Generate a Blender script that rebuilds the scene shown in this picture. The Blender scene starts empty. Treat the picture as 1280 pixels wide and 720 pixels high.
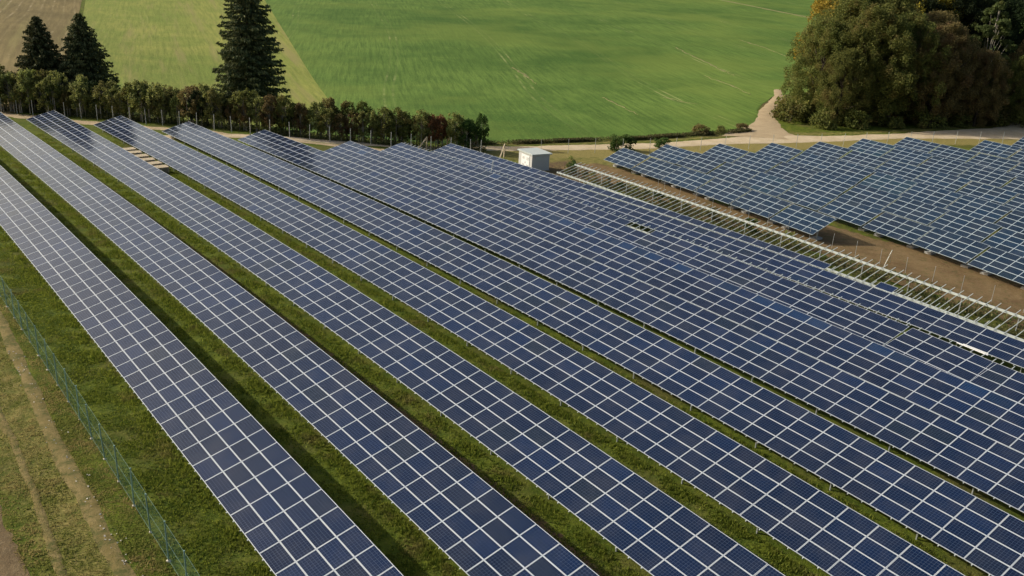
import bpy, math, random
import numpy as np
from mathutils import Matrix, Vector
S = bpy.context.scene
COL = S.collection
R = math.radians
# ---------------------------------------------------------------- camera
PITCH, YAW, ROLL, CAMH, FPX = 0.3755, 0.6704, 0.0613, 26.5157, 1163.03
cp, sp = math.cos(PITCH), math.sin(PITCH)
FW = Vector((math.sin(YAW)*cp, math.cos(YAW)*cp, -sp))
_r = Vector((math.cos(YAW), -math.sin(YAW), 0)); _u = _r.cross(FW)
RT = _r*math.cos(ROLL) + _u*math.sin(ROLL)
UP = -_r*math.sin(ROLL) + _u*math.cos(ROLL)
cam_d = bpy.data.cameras.new('camera'); cam = bpy.data.objects.new('camera', cam_d); COL.objects.link(cam)
cam.matrix_world = Matrix(((RT.x, UP.x, -FW.x, 0), (RT.y, UP.y, -FW.y, 0), (RT.z, UP.z, -FW.z, CAMH), (0, 0, 0, 1)))
cam_d.sensor_width = 36; cam_d.lens = 36*FPX/1280; cam_d.clip_start = .5; cam_d.clip_end = 8000
S.camera = cam
S.render.resolution_x, S.render.resolution_y = 1024, 576
# ---------------------------------------------------------------- sky, sun, exposure
SUN = Vector((-1.0, 1.3, 0.0)); SUN.z = 1/1.2; SUN.normalize()
elev = math.asin(SUN.z); az = math.atan2(SUN.x, SUN.y)
w = bpy.data.worlds.new('World'); S.world = w; w.use_nodes = True
nt = w.node_tree; bg = nt.nodes['Background']
sky = nt.nodes.new('ShaderNodeTexSky'); sky.sky_type = 'NISHITA'; sky.sun_disc = False
sky.sun_elevation = elev; sky.sun_rotation = az; sky.dust_density = 5.0; sky.air_density = 1.25; sky.ozone_density = 1.0
nt.links.new(sky.outputs[0], bg.inputs[0]); bg.inputs[1].default_value = 0.10
sd = bpy.data.lights.new('sun', 'SUN'); sd.energy = 3.7; sd.angle = R(.55); sd.color = (1, .94, .82)
so = bpy.data.objects.new('sun', sd); COL.objects.link(so); so.location = (0, 0, 80)
so.rotation_euler = (-SUN).to_track_quat('-Z', 'Y').to_euler()
vs = S.view_settings; vs.view_transform = 'Standard'; vs.look = 'None'; vs.exposure = 0.32; vs.gamma = 1; vs.use_curve_mapping = False
# ---------------------------------------------------------------- terrain
C2, C3 = -4.75, 1.37
LX = [-1e3, 46, 52.6, 58.5, 64.5, 72, 86, 100, 1e4]; LZ = [0, 0, -.25, -.9, -1.5, -2.2, -3, -3.2, -3.2]
def T(x, y):            # height of the arrays' low edge line over the land
    x = np.asarray(x, float); y = np.asarray(y, float)
    v = (np.clip(y, -120, 150)-30)/100
    z = C2*v*v + C3*v**3
    s = (2*C2*1.2 + 3*C3*1.44)/100
    t = np.clip(y-150, 0, 60)
    return z + s*(t - t*t/120) + np.interp(x, LX, LZ)
def G(x, y): return T(x, y) - 0.7
def Gf(x, y): return float(G(x, y))
def proj(p):
    d = Vector(p) - Vector((0, 0, CAMH)); z = d.dot(FW)
    if z < .1: return None
    return 640 + FPX*d.dot(RT)/z, 360 - FPX*d.dot(UP)/z, z
def showing(p, m=40):
    q = proj(p); return q is not None and -m < q[0] < 1280+m and -m < q[1] < 720+m
# ---------------------------------------------------------------- helpers
def tag(o, label=None, cat=None, group=None, kind=None):
    for k, v in (('label', label), ('category', cat), ('group', group), ('kind', kind)):
        if v: o[k] = v
    return o
def link(o, parent=None):
    COL.objects.link(o)
    if parent: o.parent = parent
    return o
def empty(name, loc, label, cat, group=None, rz=0):
    o = bpy.data.objects.new(name, None); COL.objects.link(o); o.location = loc; o.rotation_euler = (0, 0, rz)
    o.empty_display_size = .3
    return tag(o, label, cat, group)
def mesh_np(name, V, Fs, mats, mi=None, attrs=None, uv=None, smooth=False):
    """V (n,3); Fs (m,k) ints with one k; mi per face; attrs {name: per-face floats} ; uv (m*k,2)"""
    V = np.asarray(V, np.float32); Fs = np.asarray(Fs, np.int32); m, k = Fs.shape
    me = bpy.data.meshes.new(name)
    me.vertices.add(len(V)); me.vertices.foreach_set('co', V.ravel())
    me.loops.add(m*k); me.loops.foreach_set('vertex_index', Fs.ravel())
    me.polygons.add(m); me.polygons.foreach_set('loop_start', np.arange(0, m*k, k, dtype=np.int32))
    me.polygons.foreach_set('loop_total', np.full(m, k, np.int32))
    for mt in mats: me.materials.append(mt)
    if mi is not None: me.polygons.foreach_set('material_index', np.asarray(mi, np.int32))
    me.polygons.foreach_set('use_smooth', np.full(m, bool(smooth)))
    me.update(calc_edges=True)
    if uv is not None:
        l = me.uv_layers.new(name='UVMap'); l.data.foreach_set('uv', np.asarray(uv, np.float32).ravel())
    for an, (dom, vals) in (attrs or {}).items():
        a = me.attributes.new(an, 'FLOAT', dom); a.data.foreach_set('value', np.asarray(vals, np.float32))
    return me
class MB:
    """collects boxes, bars and tubes (all quads) into one mesh"""
    def __init__(s): s.v = []; s.f = []; s.m = []
    def add(s, vs, fs, m=0):
        b = len(s.v); s.v += [tuple(v) for v in vs]; s.f += [tuple(b+i for i in f) for f in fs]; s.m += [m]*len(fs)
    def box(s, x0, x1, y0, y1, z0, z1, m=0, M=None):
        vs = [Vector(p) for p in ((x0,y0,z0),(x1,y0,z0),(x1,y1,z0),(x0,y1,z0),(x0,y0,z1),(x1,y0,z1),(x1,y1,z1),(x0,y1,z1))]
        if M: vs = [M @ v for v in vs]
        s.add(vs, [(3,2,1,0),(4,5,6,7),(0,1,5,4),(1,2,6,5),(2,3,7,6),(3,0,4,7)], m)
    def bar(s, a, b, w, h=None, m=0, up=(0,0,1)):
        a, b = Vector(a), Vector(b); h = h or w; d = (b-a).normalized(); u = Vector(up)
        if abs(d.dot(u)) > .98: u = Vector((1, 0, 0))
        sx = d.cross(u).normalized(); uz = sx.cross(d)
        vs = []
        for p in (a, b):
            for i, j in ((-1,-1),(1,-1),(1,1),(-1,1)): vs.append(p + sx*(i*w/2) + uz*(j*h/2))
        s.add(vs, [(0,1,2,3),(7,6,5,4),(0,4,5,1),(1,5,6,2),(2,6,7,3),(3,7,4,0)], m)
    def tube(s, pts, rads, n=7, m=0):
        base = None
        for k, (p, r) in enumerate(zip(pts, rads)):
            p = Vector(p); q = Vector(pts[min(k+1, len(pts)-1)]); o = Vector(pts[max(k-1, 0)])
            d = (q-o).normalized(); a = d.cross(Vector((.3, .9, .1)) if abs(d.z) > .8 else Vector((0, 0, 1))).normalized(); c = d.cross(a)
            ring = [p + a*(r*math.cos(2*math.pi*i/n)) + c*(r*math.sin(2*math.pi*i/n)) for i in range(n)]
            b = len(s.v); s.v += [tuple(v) for v in ring]
            if base is not None:
                for i in range(n):
                    s.f.append((base+i, base+(i+1) % n, b+(i+1) % n, b+i)); s.m.append(m)
            base = b
    def mesh(s, name, mats, smooth=False):
        return mesh_np(name, s.v, s.f, mats, s.m, smooth=smooth)
    def build(s, name, mats, parent=None, loc=None, smooth=False):
        o = bpy.data.objects.new(name, s.mesh(name, mats, smooth)); link(o, parent)
        if loc is not None: o.location = loc
        return o
# ---------------------------------------------------------------- materials
class NT:
    def __init__(s, name):
        s.mat = bpy.data.materials.new(name); s.mat.use_nodes = True; s.t = s.mat.node_tree
        s.b = s.t.nodes['Principled BSDF']
    def n(s, ty, **kw):
        o = s.t.nodes.new(ty)
        for k, v in kw.items(): setattr(o, k, v)
        return o
    def l(s, a, b): s.t.links.new(a, b)
    def val(s, x, sock):
        if isinstance(x, (int, float)): sock.default_value = x
        elif isinstance(x, (tuple, list)): sock.default_value = tuple(x) if len(x) == 4 or sock.type == 'VECTOR' else tuple(x)+(1,)
        else: s.l(x, sock)
    def math(s, op, a, b=0.0, c=None, clamp=False):
        o = s.n('ShaderNodeMath', operation=op, use_clamp=clamp); s.val(a, o.inputs[0]); s.val(b, o.inputs[1])
        if c is not None: s.val(c, o.inputs[2])
        return o.outputs[0]
    def mix(s, f, a, b, mode='MIX'):
        o = s.n('ShaderNodeMix', data_type='RGBA', blend_type=mode); s.val(f, o.inputs[0]); s.val(a, o.inputs[6]); s.val(b, o.inputs[7]); return o.outputs[2]
    def pos(s): return s.n('ShaderNodeNewGeometry').outputs['Position']
    def mapv(s, v, scale=(1,1,1), rz=0.0, loc=(0,0,0)):
        o = s.n('ShaderNodeMapping'); s.l(v, o.inputs[0]); o.inputs['Scale'].default_value = scale; o.inputs['Rotation'].default_value = (0,0,rz); o.inputs['Location'].default_value = loc; return o.outputs[0]
    def noise(s, v, scale, detail=4, rough=.55, dist=0.0):
        o = s.n('ShaderNodeTexNoise'); s.l(v, o.inputs['Vector']); o.inputs['Scale'].default_value = scale
        o.inputs['Detail'].default_value = detail; o.inputs['Roughness'].default_value = rough; o.inputs['Distortion'].default_value = dist; return o.outputs[0]
    def ramp(s, f, lo, hi, a=0.0, b=1.0):
        o = s.n('ShaderNodeMapRange'); o.interpolation_type = 'SMOOTHSTEP'; s.val(f, o.inputs[0])
        for i, x in enumerate((lo, hi, a, b)): o.inputs[i+1].default_value = x
        return o.outputs[0]
    def attr(s, name): return s.n('ShaderNodeAttribute', attribute_name=name).outputs['Fac']
    def bump(s, h, strength=.5, dist=.05):
        o = s.n('ShaderNodeBump'); o.inputs['Strength'].default_value = strength; o.inputs['Distance'].default_value = dist; s.l(h, o.inputs['Height']); s.l(o.outputs[0], s.b.inputs['Normal'])
    def fin(s, color=None, rough=.9, spec=.2, metal=0.0):
        if color is not None: s.val(color, s.b.inputs['Base Color'])
        s.val(rough, s.b.inputs['Roughness']); s.b.inputs['Specular IOR Level'].default_value = spec; s.b.inputs['Metallic'].default_value = metal
        return s.mat
def plain(name, col, rough=.6, metal=0.0, var=.15, scale=3.0):
    m = NT(name); n = m.noise(m.pos(), scale, 5, .6); dark = tuple(c*(1-var*2) for c in col); lite = tuple(min(1, c*(1+var)) for c in col)
    return m.fin(m.mix(n, dark, lite), rough, .3, metal)

def mat_grass():
    m = NT('mown_grass'); P = m.pos()
    big = m.noise(P, .18, 4, .6); mid = m.noise(P, 1.1, 5, .65); fine = m.noise(P, 7, 6, .7)
    g = m.mix(m.ramp(mid, .35, .68), (.058, .092, .007), (.135, .165, .015))
    g = m.mix(m.ramp(fine, .35, .75, 0, .6), g, (.085, .085, .028))
    g = m.mix(m.ramp(m.math('ADD', big, m.math('MULTIPLY', mid, .35)), .62, .92, 0, .7), g, (.11, .092, .034))
    # dry straw-coloured and bare zones stored on the mesh
    dry = m.math('ADD', m.attr('dry'), m.math('MULTIPLY', m.math('SUBTRACT', mid, .5), .9))
    st = m.mix(m.ramp(fine, .3, .7), (.165, .145, .042), (.31, .25, .09))
    g = m.mix(m.ramp(dry, .3, .8), g, st)
    bare = m.math('ADD', m.attr('bare'), m.math('MULTIPLY', m.math('SUBTRACT', m.noise(P, 1.6, 6, .7), .5), 1.1))
    so = m.mix(m.ramp(fine, .3, .72), (.075, .045, .026), (.19, .125, .075))
    g = m.mix(m.ramp(bare, .35, .7), g, so)
    m.bump(m.math('ADD', fine, m.math('MULTIPLY', mid, 1.5)), .9, .12)
    return m.fin(g, .95, .1)
def mat_soil(name, a, b, c, gs=.35, bump=.5, gt=.56):
    m = NT(name); P = m.pos(); n1 = m.noise(P, .35, 6, .7, .4); n2 = m.noise(P, 3.2, 7, .7); n3 = m.noise(P, 16, 4, .6)
    k = m.mix(m.ramp(n1, .35, .65), a, b); k = m.mix(m.ramp(n2, .45, .75, 0, .7), k, c)
    k = m.mix(m.ramp(n3, .35, .7, 0, .35), k, tuple(x*.5 for x in a))
    if gs: k = m.mix(m.ramp(m.noise(P, 1.3, 7, .8, .3), gt, gt+.16, 0, gs), k, (.075, .085, .025))
    m.bump(m.math('ADD', n2, n3), bump, .08)
    return m.fin(k, .95, .1)
def mat_field(name, a, b, ang, lane=(.13, .16, .05), lanes=.35, lane_w=24.0, straw=.0, fine=1.0):
    """sown land: rows along direction ang, tramlines, soft patches"""
    m = NT(name); P = m.pos()
    al = m.mapv(P, (1, .06, 1), -ang)        # stretched along the rows
    u = m.n('ShaderNodeSeparateXYZ'); 
    rot = m.mapv(P, (1, 1, 1), 0.0); 
    vr = m.n('ShaderNodeVectorRotate', rotation_type='Z_AXIS'); m.l(P, vr.inputs['Vector']); vr.inputs['Angle'].default_value = ang
    m.l(vr.outputs[0], u.inputs[0])
    st = m.n('ShaderNodeCombineXYZ'); m.l(u.outputs[0], st.inputs[0]); m.l(m.math('MULTIPLY', u.outputs[1], .05), st.inputs[1])
    big = m.noise(P, .012, 3, .5); patch = m.noise(P, .05, 5, .62, .6); rows = m.noise(st.outputs[0], 1.1*fine, 4, .7); fn = m.noise(P, 2.2, 5, .7)
    k = m.mix(m.ramp(m.math('ADD', m.math('MULTIPLY', patch, .6), m.math('MULTIPLY', big, .5)), .38, .68), a, b)
    k = m.mix(m.ramp(rows, .35, .7, 0, .75), k, tuple(x*.72 for x in a))
    k = m.mix(m.ramp(fn, .4, .75, 0, .4), k, tuple(x*1.35 for x in b))
    if name == 'winter_crop': k = m.mix(m.ramp(m.noise(P, .017, 4, .6), .45, .68, 0, .5), k, (.17, .225, .042))
    # tramlines: narrow, broken, wavering
    ux = m.math('ADD', u.outputs[0], m.math('MULTIPLY', m.noise(P, .006, 1, .4), 16.0))
    ph = m.math('FRACT', m.math('DIVIDE', ux, lane_w))
    d1 = m.math('ABSOLUTE', m.math('SUBTRACT', ph, .5)); d2 = m.math('ABSOLUTE', m.math('SUBTRACT', ph, .5-1.9/lane_w))
    dd = m.math('MINIMUM', d1, d2)
    ln = m.ramp(dd, .10/lane_w, .42/lane_w, 1, 0)
    ln = m.math('MULTIPLY', ln, m.ramp(m.noise(P, .045, 4, .65), .5, .68, .1, 1.0))
    k = m.mix(m.math('MULTIPLY', ln, lanes), k, lane)
    if straw:
        k = m.mix(m.ramp(m.noise(st.outputs[0], .25, 4, .6), .5, .72, 0, straw), k, (.26, .23, .085))
    m.bump(m.math('ADD', rows, fn), .6, .15)
    return m.fin(k, .95, .1)
def mat_leaf(name, a, b, c=None, trans=.4):
    a, b = tuple(x*1.15 for x in a), tuple(x*1.2 for x in b)
    m = NT(name); oi = m.n('ShaderNodeObjectInfo').outputs['Random']; r = m.attr('rnd')
    k = m.mix(r, a, b)
    if c: k = m.mix(m.ramp(m.noise(m.pos(), .35, 3, .6), .5, .66, 0, .75), k, c)
    hs = m.n('ShaderNodeHueSaturation'); m.val(m.math('ADD', .485, m.math('MULTIPLY', oi, .03)), hs.inputs['Hue']); m.val(m.math('ADD', .78, m.math('MULTIPLY', oi, .44)), hs.inputs['Value']); m.l(k, hs.inputs['Color'])
    m.fin(hs.outputs[0], .7, .15)
    tr = m.n('ShaderNodeBsdfTranslucent'); m.l(hs.outputs[0], tr.inputs[0]); mx = m.n('ShaderNodeMixShader'); mx.inputs[0].default_value = trans
    m.l(m.b.outputs[0], mx.inputs[1]); m.l(tr.outputs[0], mx.inputs[2]); m.l(mx.outputs[0], m.t.nodes['Material Output'].inputs[0])
    return m.mat
def mat_cells(name='solar_glass', tint=(1, 1, 1)):
    """polycrystalline silicon behind glass: 10 x 6 cells, three busbars a cell"""
    m = NT(name); uv = m.n('ShaderNodeUVMap').outputs[0]; s = m.n('ShaderNodeSeparateXYZ'); m.l(uv, s.inputs[0])
    r = m.attr('rnd')
    cr = m.n('ShaderNodeValToRGB'); e = cr.color_ramp; m.l(r, cr.inputs[0])
    cols = [(0, (.0075, .013, .045)), (.3, (.010, .019, .062)), (.5, (.013, .027, .090)), (.62, (.0095, .016, .052)), (.78, (.022, .021, .052)), (.86, (.034, .027, .043)), (.93, (.016, .042, .12)), (1, (.02, .06, .16))]
    cols = [(p, (.18*c[0]*tint[0], .50*c[1]*tint[1], .60*c[2]*tint[2])) for p, c in cols]; e.elements[0].position = 0; e.elements[0].color = cols[0][1]+(1,); e.elements[1].position = 1; e.elements[1].color = cols[-1][1]+(1,)
    for p, c in cols[1:-1]: el = e.elements.new(p); el.color = c+(1,)
    cu = m.math('MULTIPLY', s.outputs[0], 10.0); cv = m.math('MULTIPLY', s.outputs[1], 6.0)
    wn = m.n('ShaderNodeTexWhiteNoise', noise_dimensions='3D'); cb = m.n('ShaderNodeCombineXYZ')
    m.l(m.math('FLOOR', cu), cb.inputs[0]); m.l(m.math('FLOOR', cv), cb.inputs[1]); m.l(m.math('MULTIPLY', r, 91.7), cb.inputs[2]); m.l(cb.outputs[0], wn.inputs[0])
    k = m.mix(m.math('MULTIPLY', wn.outputs[0], .3), cr.outputs[0], (.004, .010, .027))
    fu = m.math('ABSOLUTE', m.math('SUBTRACT', m.math('FRACT', cu), .5)); fv = m.math('ABSOLUTE', m.math('SUBTRACT', m.math('FRACT', cv), .5))
    gap = m.ramp(m.math('MAXIMUM', fu, fv), .468, .484, 0, .9)
    b3 = m.math('ABSOLUTE', m.math('SUBTRACT', m.math('FRACT', m.math('MULTIPLY', cv, 3.0)), .5))
    bus = m.ramp(b3, .02, .07, .22, 0)
    k = m.mix(m.math('MAXIMUM', gap, bus), k, (.10, .13, .20))
    # dust film
    k = m.mix(m.ramp(m.noise(m.pos(), .6, 4, .6), .35, .8, .0, .035), k, (.45, .42, .38))
    m.fin(k, .12, .5)
    m.b.inputs['IOR'].default_value = 1.36; m.b.inputs['Coat Weight'].default_value = .05; m.b.inputs['Coat Roughness'].default_value = .4; m.b.inputs['Coat IOR'].default_value = 1.4
    return m.mat
M = {}
M['grass'] = mat_grass()
M['cells'] = mat_cells(); M['cells_teal'] = mat_cells('solar_glass_teal', (1.15, 1.5, .85))
M['frame'] = plain('anodised_aluminium', (.54, .575, .61), .42, .15, .04); M['dull_frame'] = plain('weathered_aluminium', (.46, .53, .57), .5, .15, .08)
M['zinc'] = plain('galvanised_steel', (.50, .52, .52), .45, .5, .1, 6)
M['rail'] = plain('bright_aluminium_rail', (.56, .60, .57), .4, .2, .06)
M['concrete'] = plain('concrete', (.36, .35, .33), .9, 0, .12, 5)
M['road'] = mat_soil('gravel', (.47, .37, .23), (.58, .47, .32), (.66, .56, .41), .12, .4)
M['dirt'] = mat_soil('trodden_earth', (.175, .138, .05), (.25, .192, .08), (.31, .235, .11), .85, .5, .46)
M['paledirt'] = mat_soil('pale_dirt', (.37, .28, .17), (.46, .355, .22), (.52, .42, .28), .3)
M['brown'] = mat_soil('bare_brown_soil', (.15, .095, .045), (.23, .155, .075), (.29, .21, .115), .7, .8, .5)
M['tilled'] = mat_soil('tilled_soil', (.17, .12, .065), (.25, .18, .095), (.31, .235, .135), .15, 1.0)
ANG = math.atan2(.48, .88)
M['field'] = mat_field('winter_crop', (.050, .108, .018), (.125, .200, .038), ANG, (.36, .36, .15), .5, 31)
M['meadow'] = mat_field('cut_meadow', (.145, .20, .036), (.27, .275, .065), math.atan2(.29, .95), (.28, .27, .09), .5, 9, .8)
M['stubble'] = mat_field('harvested_stubble', (.14, .11, .045), (.24, .185, .08), math.atan2(.24, .97), (.36, .29, .16), .9, 3.2, .5, .8)
M['strawrow'] = mat_soil('straw_verge', (.26, .19, .075), (.33, .25, .10), (.40, .31, .15), .5)
M['bark'] = plain('bark', (.10, .078, .058), .9, 0, .25, 8)
M['palebark'] = plain('pale_bark', (.42, .37, .29), .85, 0, .3, 6)
M['wood'] = plain('sawn_timber', (.56, .46, .31), .75, 0, .12, 4)
M['wall'] = plain('pale_render', (.50, .50, .48), .85, 0, .04, 1.2)
M['roof'] = plain('grey_roof_sheet', (.50, .54, .51), .6, 0, .06, 2)
M['white'] = plain('white_paint', (.80, .80, .78), .5, 0, .03, 2)
M['greenpost'] = plain('green_coated_steel', (.20, .31, .27), .5, .1, .08)
M['stone'] = plain('pale_stone', (.55, .50, .42), .9, 0, .2, 8)
M['leafA'] = mat_leaf('olive_leaves', (.062, .078, .020), (.185, .190, .048), (.20, .155, .052))
M['leafB'] = mat_leaf('brown_autumn_leaves', (.105, .088, .032), (.215, .165, .065), (.18, .11, .055))
M['leafC'] = mat_leaf('green_leaves', (.030, .062, .014), (.085, .13, .030))
M['leafG'] = mat_leaf('pale_green_leaves', (.050, .070, .020), (.115, .140, .045), (.12, .12, .035))
M['leafD'] = mat_leaf('yellow_leaves', (.26, .20, .03), (.44, .33, .05), (.14, .14, .03))
M['leafR'] = mat_leaf('red_autumn_leaves', (.14, .065, .030), (.22, .11, .05))
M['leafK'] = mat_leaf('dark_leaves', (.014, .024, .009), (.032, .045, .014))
M['leafH'] = mat_leaf('hedge_leaves', (.095, .115, .032), (.31, .31, .095), (.19, .17, .06))
M['needle'] = mat_leaf('spruce_needles', (.026, .044, .018), (.17, .17, .07), None, .12)
M['weed'] = mat_leaf('weed_leaves', (.055, .075, .022), (.17, .15, .065))
def mat_net():
    m = NT('wire_netting'); s = m.n('ShaderNodeSeparateXYZ'); m.l(m.pos(), s.inputs[0])
    h = m.math('ADD', s.outputs[1], s.outputs[0])
    a = m.math('ABSOLUTE', m.math('SUBTRACT', m.math('FRACT', m.math('MULTIPLY', m.math('ADD', h, s.outputs[2]), 14.0)), .5))
    b = m.math('ABSOLUTE', m.math('SUBTRACT', m.math('FRACT', m.math('MULTIPLY', m.math('SUBTRACT', h, s.outputs[2]), 14.0)), .5))
    al = m.ramp(m.math('MINIMUM', a, b), .022, .055, 1, 0)
    m.fin((.055, .14, .10), .5, .3); m.l(al, m.b.inputs['Alpha']); return m.mat
M['net'] = mat_net()

# ---------------------------------------------------------------- ground sheet
rng = np.random.default_rng(7)
def axis(lo, a, b, hi, st):
    near = np.arange(a, b, st)
    L = a - np.cumsum(st*1.25**np.arange(1, 60)); L = L[L > lo][::-1]
    H = b + np.cumsum(st*1.25**np.arange(1, 60)); H = H[H < hi]
    return np.concatenate([[lo], L, near, H, [hi]])
gx = axis(-3500, -6, 200, 3500, .8); gy = axis(-900, 4, 190, 4500, .8)
def grid_mesh(name, X, Y, Z, mats, attrs=None):
    ny, nx = X.shape; V = np.stack([X, Y, Z], -1).reshape(-1, 3)
    i = np.arange(ny-1)[:, None]*nx + np.arange(nx-1)[None, :]
    F = np.stack([i, i+1, i+nx+1, i+nx], -1).reshape(-1, 4)
    return mesh_np(name, V, F, mats, attrs=attrs, smooth=True)
X, Y = np.meshgrid(gx, gy)
ROADN = np.array([(40,128),(56,121.5),(74.8,112.6),(83.64,110.6),(92.67,107.1),(100.15,104.3),(109.1,100.9),(119.7,98.4),(136.2,91.9),(154.5,86.3),(172,76.5),(190,68),(215,58),(260,40)], float)
ROADF = np.array([(40,131),(56,124.6),(74.8,116),(83.64,114.6),(95.4,110.3),(103.2,107.6),(112.2,104.3),(121.5,102.6),(131,101.4),(146,93.7),(158,89.6),(173,86.6),(188.6,81.7),(215,68),(260,50)], float)
HEDGE = np.array([(10,184),(25.2,163),(34.4,152.2),(42.8,141),(50.7,130.5),(59.8,123.4),(69.6,117.2),(79.4,110.2)], float)
def smooth(v, lo, hi): t = np.clip((v-lo)/(hi-lo), 0, 1); return t*t*(3-2*t)
rn = np.interp(X, ROADN[:, 0], ROADN[:, 1]); rf = np.interp(X, ROADF[:, 0], ROADF[:, 1])
dry = np.zeros_like(X)
dry = np.maximum(dry, .85*smooth(X, 84, 88)*smooth(Y-rn, -9, -5)*(1-smooth(Y-rn, 0, 2)))          # straw verge before the road
dry = np.maximum(dry, .62*smooth(X, 76, 82)*smooth(Y, 86, 92)*(1-smooth(Y-rn, 0, 2)))
dry = np.maximum(dry, .55*(smooth(Y-rf, 0, 1))*(1-smooth(Y-rf, 2.5, 6))*smooth(X, 80, 84))
dry = np.maximum(dry, .58*(1-smooth(X, 7.5, 9.3))*smooth(X, 4.6, 5.4)*(1-smooth(Y, 85, 120)))
dry = np.maximum(dry, .35*(1-smooth(X, 5.4, 6)))
bare = np.zeros_like(X)
bare = np.maximum(bare, .95*smooth(X, 23.3, 23.8)*(1-smooth(X, 25.0, 25.7))*(1-smooth(Y, 105, 120)))   # scraped strip behind the second array
bare = np.maximum(bare, .22*smooth(X, 10.2, 11)*(1-smooth(X, 12.2, 13.2)))
bare = np.maximum(bare, .35*smooth(X, 72, 78)*(1-smooth(X, 79, 82))*(1-smooth(Y, 78, 84)))
bare = np.maximum(bare, .62*smooth(X, 74, 77)*(1-smooth(X, 88, 92))*smooth(Y, 82, 88)*(1-smooth(Y, 99, 104)))
bare = np.maximum(bare, .45*smooth(X, 87, 92)*(1-smooth(Y-rn, -12, -8))*(1-smooth(X, 170, 190)))     # below the far tables
bare = np.maximum(bare, .55*smooth(X, 156, 162)*smooth(Y-rf, 5, 9)*(1-smooth(Y, 160, 200)))           # litter under the wood
Z = G(X, Y) + .05*np.sin(X*.9+Y*.33)*np.sin(Y*.71-X*.2)*((X > -6) & (X < 200) & (Y > 4) & (Y < 190))*0.4
o = bpy.data.objects.new('ground', grid_mesh('ground', X, Y, Z, [M['grass']], {'dry': ('POINT', dry.ravel()), 'bare': ('POINT', bare.ravel())})); link(o); tag(o, kind='structure')
# ---------------------------------------------------------------- draped surfaces
def wob(n, amp, seed, sc=4):
    r = np.random.default_rng(seed); a = r.normal(size=n//sc+3); x = np.linspace(0, len(a)-1, n); b = r.normal(size=n)*.35
    return (np.interp(x, np.arange(len(a)), a)+b)*amp
def resample(P, step):
    P = np.asarray(P, float); d = np.r_[0, np.cumsum(np.linalg.norm(np.diff(P, axis=0), axis=1))]; t = np.arange(0, d[-1]+step, step)
    t[-1] = d[-1]; return np.stack([np.interp(t, d, P[:, 0]), np.interp(t, d, P[:, 1])], -1)
def ribbon(name, A, B, mat, off=.04, n=6, amp=.25, seed=1):
    m = len(A); A = A.copy(); B = B.copy(); dirs = (B-A)/np.linalg.norm(B-A, axis=1)[:, None]
    A += dirs*wob(m, amp, seed)[:, None]; B += dirs*wob(m, amp, seed+50)[:, None]
    t = np.linspace(0, 1, n)[None, :, None]; P = A[:, None]*(1-t)+B[:, None]*t
    Z = G(P[..., 0], P[..., 1])+off
    Z[:, 0] -= off*.9; Z[:, -1] -= off*.9
    o = bpy.data.objects.new(name, grid_mesh(name, P[..., 0], P[..., 1], Z, [mat])); link(o); return tag(o, kind='structure')
def track(name, P, w, mat, off=.04, amp=.2, seed=1, n=5, step=.5):
    P = resample(P, step); d = np.gradient(P, axis=0); d /= np.linalg.norm(d, axis=1)[:, None]; nn = np.stack([-d[:, 1], d[:, 0]], -1)
    w = np.interp(np.linspace(0, 1, len(P)), np.linspace(0, 1, len(np.atleast_1d(w))), np.atleast_1d(w)) if np.ndim(w) else np.full(len(P), w)
    return ribbon(name, P+nn*w[:, None]/2, P-nn*w[:, None]/2, mat, off, n, amp, seed)
# fields beyond the hedge
def field(name, yl, fl, fr, mat, off, rev=False):
    ys = np.asarray(yl, float); xl = np.array([fl(y) for y in ys]); xr = np.array([fr(y) for y in ys]); n = 220
    t = np.linspace(0, 1, n)[None, :]; t = 1-(1-t)**3 if rev else t**3
    XX = xl[:, None]*(1-t)+xr[:, None]*t; YY = np.repeat(ys[:, None], n, 1)
    o = bpy.data.objects.new(name, grid_mesh(name, XX, YY, G(XX, YY)+off, [mat])); link(o); return tag(o, kind='structure')
hx = lambda y: float(np.interp(-y, -HEDGE[:, 1], HEDGE[:, 0]))
l1 = lambda y: 55.3 + (y-241)*(92.84-55.29)/(382.06-241.02)
l2 = lambda y: 85.2 + (y-169.74)*.366
far = list(np.arange(134, 400, 1.5)) + list(400*1.06**np.arange(0, 36))
field('green_field', far, lambda y: max(hx(y)+7, l2(y)), lambda y: 3300, M['field'], .06)
field('cut_meadow_strip', far, lambda y: max(hx(y)+6.5, l1(y)), lambda y: max(l2(y)+.3, hx(y)+7.3), M['meadow'], .045)
field('stubble_field', [y for y in far if y >= 160], lambda y: -900, lambda y: max(l1(y)-1.3, hx(y)+6), M['stubble'], .045, True)
hxs = np.arange(56, 182, .8)
lo_ = np.maximum(np.interp(hxs, HEDGE[:, 0], HEDGE[:, 1]+7.5)*(hxs < 79.3), np.interp(hxs, [79,87,98,111,124,133,139,142.5,150,158,168,177,182], [116.5,116.8,114,110,108,106.8,107.6,109.5,115,121.3,127.5,132.6,134.3]))
ribbon('field_headland', np.stack([hxs, lo_], -1), np.stack([hxs, np.full(len(hxs), 135.0)], -1), M['field'], .07, 40, .18, 4)
ks = np.linspace(ROADN[0, 0], ROADN[-1, 0], 420)
ribbon('gravel_road', np.stack([ks, np.interp(ks, ROADN[:, 0], ROADN[:, 1])], -1), np.stack([ks, np.interp(ks, ROADF[:, 0], ROADF[:, 1])], -1), M['road'], .09, 10, .22, 9)
track('field_track', [(131,98.5),(136,103),(141.5,107),(150,113),(158,119.3),(168,125.5),(177,131),(190,141)], [14, 7, 3.4, 2.5, 2.3, 2.2, 2.2], M['paledirt'], .11, .12, 5)
M['streak'] = mat_soil('bare_streak', (.16, .17, .06), (.24, .23, .10), (.33, .30, .15), .75, .4)
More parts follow.
